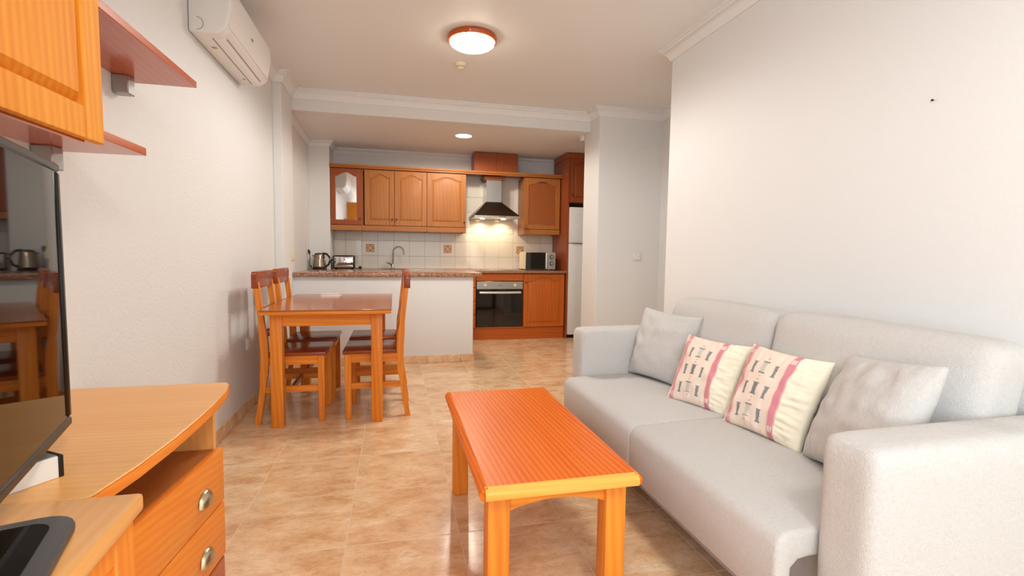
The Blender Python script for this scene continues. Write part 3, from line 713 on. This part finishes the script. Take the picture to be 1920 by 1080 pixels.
# base units
BF = 6.035
def carcass(t, x0, x1, yf=BF + .021):
    make('carcass', MB().box(x0, x0 + .016, yf, YK - .01, .155, .848).box(x1 - .016, x1, yf, YK - .01, .155, .848).box(x0 + .016, x1 - .016, yf, YK - .01, .155, .171).box(x0 + .016, x1 - .016, YK - .02, YK - .01, .171, .848), 'kitdZ', t)
t = thing('base_cabinet', 'kitchen base cabinet with arched door below the microwave', 'cabinet', (1.88, 6.3, .15), 'kitchen base cabinets')
carcass(t, 1.602, 2.158)
arch_door(t, 1.606, 2.152, .16, .84, BF, 'kitd', 'panel', (1.632, .735), st=.05, h=.055, dm='kitd')
t = thing('drawer_unit', 'narrow strip of kitchen drawers beside the oven', 'cabinet', (.77, 6.3, .15), 'kitchen base cabinets')
carcass(t, .55, .99)
for z0, z1 in ((.16, .325), (.33, .495), (.5, .665), (.67, .84)):
    d = make('drawer', bx(.553, .987, BF, BF + .02, z0, z1, bev=.004), 'kitdX', t)
    make('knob', MB().lathe((.77, BF, (z0 + z1) / 2), [(.006, .001), (.006, -.008), (.012, -.014), (.012, -.02), (0, -.025)], 12, 'Y'), 'knobw', d)
t = thing('base_cabinet', 'kitchen base cabinet under the sink behind the peninsula', 'cabinet', (-.1, 6.3, .15), 'kitchen base cabinets')
carcass(t, -.742, .548)
for a, b in ((-.74, -.315), (-.31, .118), (.122, .546)): arch_door(t, a, b, .16, .84, BF, 'kitd', 'panel', (b - .03, .735), st=.05, h=.05, dm='kitd')
solid('plinth', bx(-.74, 2.158, 6.065, 6.085, .001, .15), 'kitdX', 'low wooden plinth board under the kitchen base units', 'plinth')
# oven
t = thing('oven', 'built-in oven with steel controls and dark mirrored door', 'oven', (1.295, 6.3, .155))
make('top_filler', bx(.993, 1.597, BF + .002, BF + .02, .752, .842, bev=.002), 'kitdX', t)
make('bottom_filler', bx(.993, 1.597, BF + .002, BF + .02, .153, .166), 'kitdX', t)
make('housing', bx(1.0, 1.59, BF + .021, 6.55, .17, .74), 'dark', t)
p = make('control_panel', bx(.997, 1.592, BF - .004, BF + .02, .648, .745, bev=.002), 'steel', t)
for x in (1.105, 1.49): make('knob', MB().lathe((x, BF - .004, .697), [(.02, .001), (.02, -.003), (.016, -.005), (.015, -.022), (.012, -.025), (0, -.025)], 20, 'Y'), 'ivory', p)
make('logo_mark', bx(1.27, 1.32, BF - .005, BF - .0035, .693, .702), 'acline', p)
d = make('door', bx(.997, 1.592, BF - .006, BF + .02, .17, .642, bev=.002), 'ovenglass', t)
hp = [(1.03 + .53 * k / 14, BF - .028 - .02 * math.sin(math.pi * k / 14), .607) for k in range(15)]
m = MB().tube(hp, .014, 8).box(1.03, 1.05, BF - .03, BF - .005, .6, .614).box(1.54, 1.56, BF - .03, BF - .005, .6, .614)
make('handle', m, 'brightmetal', d)
# worktop, sink, hob, tap
wk = [(-.98, 6.0), (2.165, 6.0), (2.165, YK - .009), (-.74, YK - .009), (-.74, 6.245), (-.98, 6.245)]
solid('worktop', MB().prism(wk, 'Z', .85, .882, bev=.004, seg=2), 'granite', 'reddish granite kitchen worktop along the back wall', 'worktop')
t = thing('sink', 'stainless steel inset sink in the back worktop', 'sink', (.1, 6.3, .882))
make('rim', MB().box(-.42, .62, 6.08, 6.52, .882, .886, bev=.001), 'steel', t)
make('bowl', MB().lathe((.0, 6.28, .886), [(.16, .0), (.165, .002), (.15, .0008), (.05, .0004), (0, .0004)], 28), 'hoodsteel', t)
make('drainer', MB().box(.25, .58, 6.12, 6.48, .886, .888), 'steel', t)
t = thing('tap', 'chrome swan neck kitchen tap rising behind the sink', 'tap', (-.02, 6.45, .886))
make('spout', MB().tube([(-.02, 6.45, .886), (-.015, 6.45, 1.09)] + [(.05 - .065 * math.cos(a), 6.44 - .012 * k, 1.1 + .065 * math.sin(a)) for k, a in enumerate([i * math.pi / 8 for i in range(1, 9)])] + [(.117, 6.345, 1.07)], .010, 10), 'chrome', t)
make('body', MB().lathe((-.02, 6.45, .886), [(.026, 0), (.026, .006), (.02, .012), (.019, .06), (.012, .066), (0, .066)], 18), 'chrome', t)
make('lever', MB().tube([(-.03, 6.44, .93), (-.065, 6.41, .955), (-.1, 6.385, .963)], .008, 8, [.014, .009, .006]), 'chrome', t)
t = thing('hob', 'shiny ceramic hob under the range hood', 'hob', (1.29, 6.3, .882))
make('plate', bx(.99, 1.58, 6.06, 6.55, .882, .887, bev=.001), 'steel', t)
for x, y, r in ((1.13, 6.2, .075), (1.44, 6.2, .09), (1.13, 6.42, .09), (1.44, 6.42, .075)): make('burner', MB().lathe((x, y, .887), [(r, 0), (r, .002), (r - .01, .003), (0, .003)], 28), 'blackgloss', t)
# peninsula slab
sl_ = [(-.913, 4.86), (.79, 4.86), (.87, 4.92), (.87, 5.42), (-.913, 5.42)]
solid('breakfast_counter', MB().prism(sl_, 'Z', .861, .9, bev=.006, seg=2), 'granite', 'reddish granite slab topping the white peninsula wall', 'worktop')
t = thing('peninsula_support', 'white side panel holding the peninsula slab on the kitchen side', 'panel', (.7, 5.2, 0))
make('panel', bx(.72, .745, 5.021, 5.38, 0, .86), 'white', t)
# tall fridge housing
t = thing('fridge_housing', 'tall wooden fridge housing with small top cabinet', 'cabinet', (2.5, 6.3, 0))
make('side_panel', bx(2.168, 2.192, 6.03, YK - .01, 0, 2.345), 'kitkZ', t)
make('side_panel', bx(2.84, 2.864, 6.03, YK - .01, 0, 2.345), 'kitkZ', t)
make('top_cabinet', MB().box(2.193, 2.839, 6.055, YK - .01, 1.765, 2.34), 'kitkY', t)
arch_door(t, 2.197, 2.516, 1.77, 2.335, 6.034, 'kitk', 'panel', (2.226, 1.86), dm='kitk')
arch_door(t, 2.52, 2.836, 1.77, 2.335, 6.034, 'kitk', 'panel', (2.807, 1.86), dm='kitk')
make('crown', MB().sweep([(2.864, 6.03), (2.168, 6.03), (2.168, YK - .09)], [(0, 2.33), (-.0, 2.385), (.03, 2.385), (.028, 2.365), (.012, 2.345), (.008, 2.33)]), 'kitkX', t)
t = thing('refrigerator', 'tall white two door refrigerator beside the kitchen units', 'refrigerator', (2.5, 6.3, 0))
make('body', bx(2.2, 2.8, 6.06, 6.58, .05, 1.70), 'white', t)
for z0, z1 in ((.05, 1.235), (1.245, 1.705)): make('door', bx(2.197, 2.803, 6.0, 6.058, z0, z1, bev=.008, seg=2), 'white', t)
make('handle', bx(2.23, 2.6, 5.985, 6.0, 1.236, 1.25, bev=.003), 'greymetal', t)
for x in (2.22, 2.74): make('foot', bx(x, x + .05, 6.06, 6.12, 0, .05), 'black', t)
make('kick_grille', bx(2.2, 2.8, 6.065, 6.075, .012, .05), 'black', t)

# kettle
t = thing('kettle', 'brushed steel electric kettle with black handle on the worktop', 'kettle', (-.855, 6.13, .882))
kc = (-.855, 6.13, .882)
make('base', MB().lathe(kc, [(.078, 0), (.08, .012), (.074, .022), (.068, .03)], 28), 'black', t)
make('body', MB().lathe(kc, [(.068, .03), (.071, .034), (.066, .1), (.058, .165), (.054, .176)], 32), 'steelb', t)
make('lid', MB().lathe(kc, [(.055, .176), (.052, .186), (.03, .194), (0, .196)], 28), 'black', t)
make('spout', MB().loft([[(-.905, 6.115, 1.05), (-.905, 6.145, 1.05), (-.905, 6.14, 1.0), (-.905, 6.12, 1.0)], [(-.938, 6.122, 1.056), (-.938, 6.138, 1.056), (-.925, 6.135, 1.035), (-.925, 6.125, 1.035)]]), 'steelb', t)
make('handle', MB().tube([(-.82, 6.13, 1.072), (-.775, 6.13, 1.065), (-.745, 6.13, 1.03), (-.74, 6.13, .98), (-.755, 6.13, .94), (-.79, 6.13, .915)], .012, 10), 'black', t)
t = thing('power_cord', 'thin black kettle cord looping up to the wall socket', 'cord', (-.95, 6.1, .882))
make('cable', MB().tube([(-.94, 6.2, .888), (-.955, 6.17, .905), (-.945, 6.13, .93), (-.953, 6.1, .92), (-.957, 6.08, .95), (-.95, 6.08, 1.02), (-.956, 6.08, 1.08)], .004, 6), 'black', t)
make('plug', MB().tube([(-.956, 6.08, 1.06), (-.958, 6.08, 1.09), (-.966, 6.08, 1.115)], .012, 8, [.008, .014, .010]), 'black', t)
t = thing('toaster', 'black toaster with polished chrome side next to the kettle', 'toaster', (-.595, 6.3, .882))
make('shell', bx(-.722, -.47, 6.235, 6.38, .89, 1.048, bev=.012, seg=3), 'black', t)
make('side_plate', bx(-.706, -.487, 6.229, 6.236, .903, 1.035, bev=.006, seg=2), 'chrome', t)
make('lever', bx(-.742, -.722, 6.29, 6.325, .985, 1.0, bev=.004), 'black', t)
for y in (6.275, 6.325): make('slot', bx(-.69, -.5, y, y + .022, 1.0482, 1.0492), 'dark', t)
for x in (-.7, -.51):
    for y in (6.25, 6.35): make('foot', bx(x, x + .02, y, y + .015, .882, .89), 'black', t)
t = thing('plug_lead', 'short black lead ending in a round plug beside the toaster', 'cord', (-.43, 6.25, .882))
make('cable', MB().tube([(-.47, 6.3, .9), (-.45, 6.28, .89), (-.43, 6.25, .9)], .004, 6), 'black', t)
make('plug', MB().lathe((-.405, 6.23, .904), [(0, -.02), (.014, -.018), (.02, -.004), (.02, .008), (.012, .018), (0, .02)], 14, 'X'), 'black', t)
# microwave
t = thing('microwave', 'silver microwave with black window door on the worktop', 'microwave', (1.87, 6.35, .882))
make('casing', bx(1.664, 2.075, 6.205, 6.52, .894, 1.122, bev=.004), 'micside', t)
d = make('door', bx(1.666, 1.962, 6.19, 6.205, .896, 1.12, bev=.003), 'silver', t)
make('window', bx(1.669, 1.935, 6.187, 6.191, .899, 1.117), 'blackgloss', d)
make('handle', bx(1.942, 1.958, 6.172, 6.19, .905, 1.11, bev=.004), 'white', d)
p = make('control_panel', bx(1.964, 2.075, 6.19, 6.205, .896, 1.12, bev=.003), 'silver', t)
for z in (1.058, .975): make('dial', MB().lathe((2.02, 6.19, z), [(.028, .001), (.028, -.004), (.024, -.006), (.022, -.016), (0, -.017)], 20, 'Y'), 'greyrim', p); 
for z in (1.058, .975): make('dial_cap', MB().lathe((2.02, 6.173, z), [(.018, .001), (.017, -.003), (0, -.003)], 16, 'Y'), 'silver', p)
for x in (1.69, 2.03):
    for y in (6.22, 6.48): make('foot', bx(x, x + .02, y, y + .02, .882, .894), 'black', t)

# ------------------------------------------------------------------ switches and plates
def plate(x0, x1, y0, y1, z0, z1, mat, label, cat, inner):
    t = thing(cat.replace(' ', '_'), label, cat, ((x0 + x1) / 2, (y0 + y1) / 2, (z0 + z1) / 2))
    make('frame', bx(x0, x1, y0, y1, z0, z1, bev=.003), mat, t); make(*inner[:1], bx(*inner[1]), mat, t)
plate(2.44, 2.525, 4.718, 4.7295, 1.045, 1.13, 'white', 'white light switch on the hallway wall', 'light switch', ('rocker', (2.452, 2.513, 4.714, 4.719, 1.057, 1.118)))
plate(2.43, 2.57, 4.726, 4.7295, 2.215, 2.315, 'wall', 'blank white cover plate high on the hallway wall', 'cover plate', ('lid', (2.436, 2.564, 4.7245, 4.727, 2.221, 2.309)))
plate(WL + .0005, WL + .01, 3.62, 3.705, .415, .5, 'white', 'white wall socket low on the left wall behind the chairs', 'wall socket', ('insert', (WL + .009, WL + .013, 3.635, 3.69, .43, .485)))
plate(-.9145, -.903, 4.84, 4.925, 1.01, 1.095, 'ivory', 'ivory switch on the pilaster above the peninsula slab', 'light switch', ('rocker', (-.904, -.899, 4.852, 4.913, 1.022, 1.083)))
plate(WL + .0005, WL + .01, 6.03, 6.12, 1.07, 1.16, 'ivory', 'ivory wall socket on the kitchen wall by the kettle', 'wall socket', ('insert', (WL + .009, WL + .013, 6.045, 6.105, 1.085, 1.145)))
solid('wall_nail', MB().lathe((WR, 1.451, 1.688), [(.002, 0), (.002, -.006), (.004, -.007), (.004, -.009), (0, -.009)], 10, 'X'), 'dark', 'tiny dark nail in the bare right wall', 'nail')
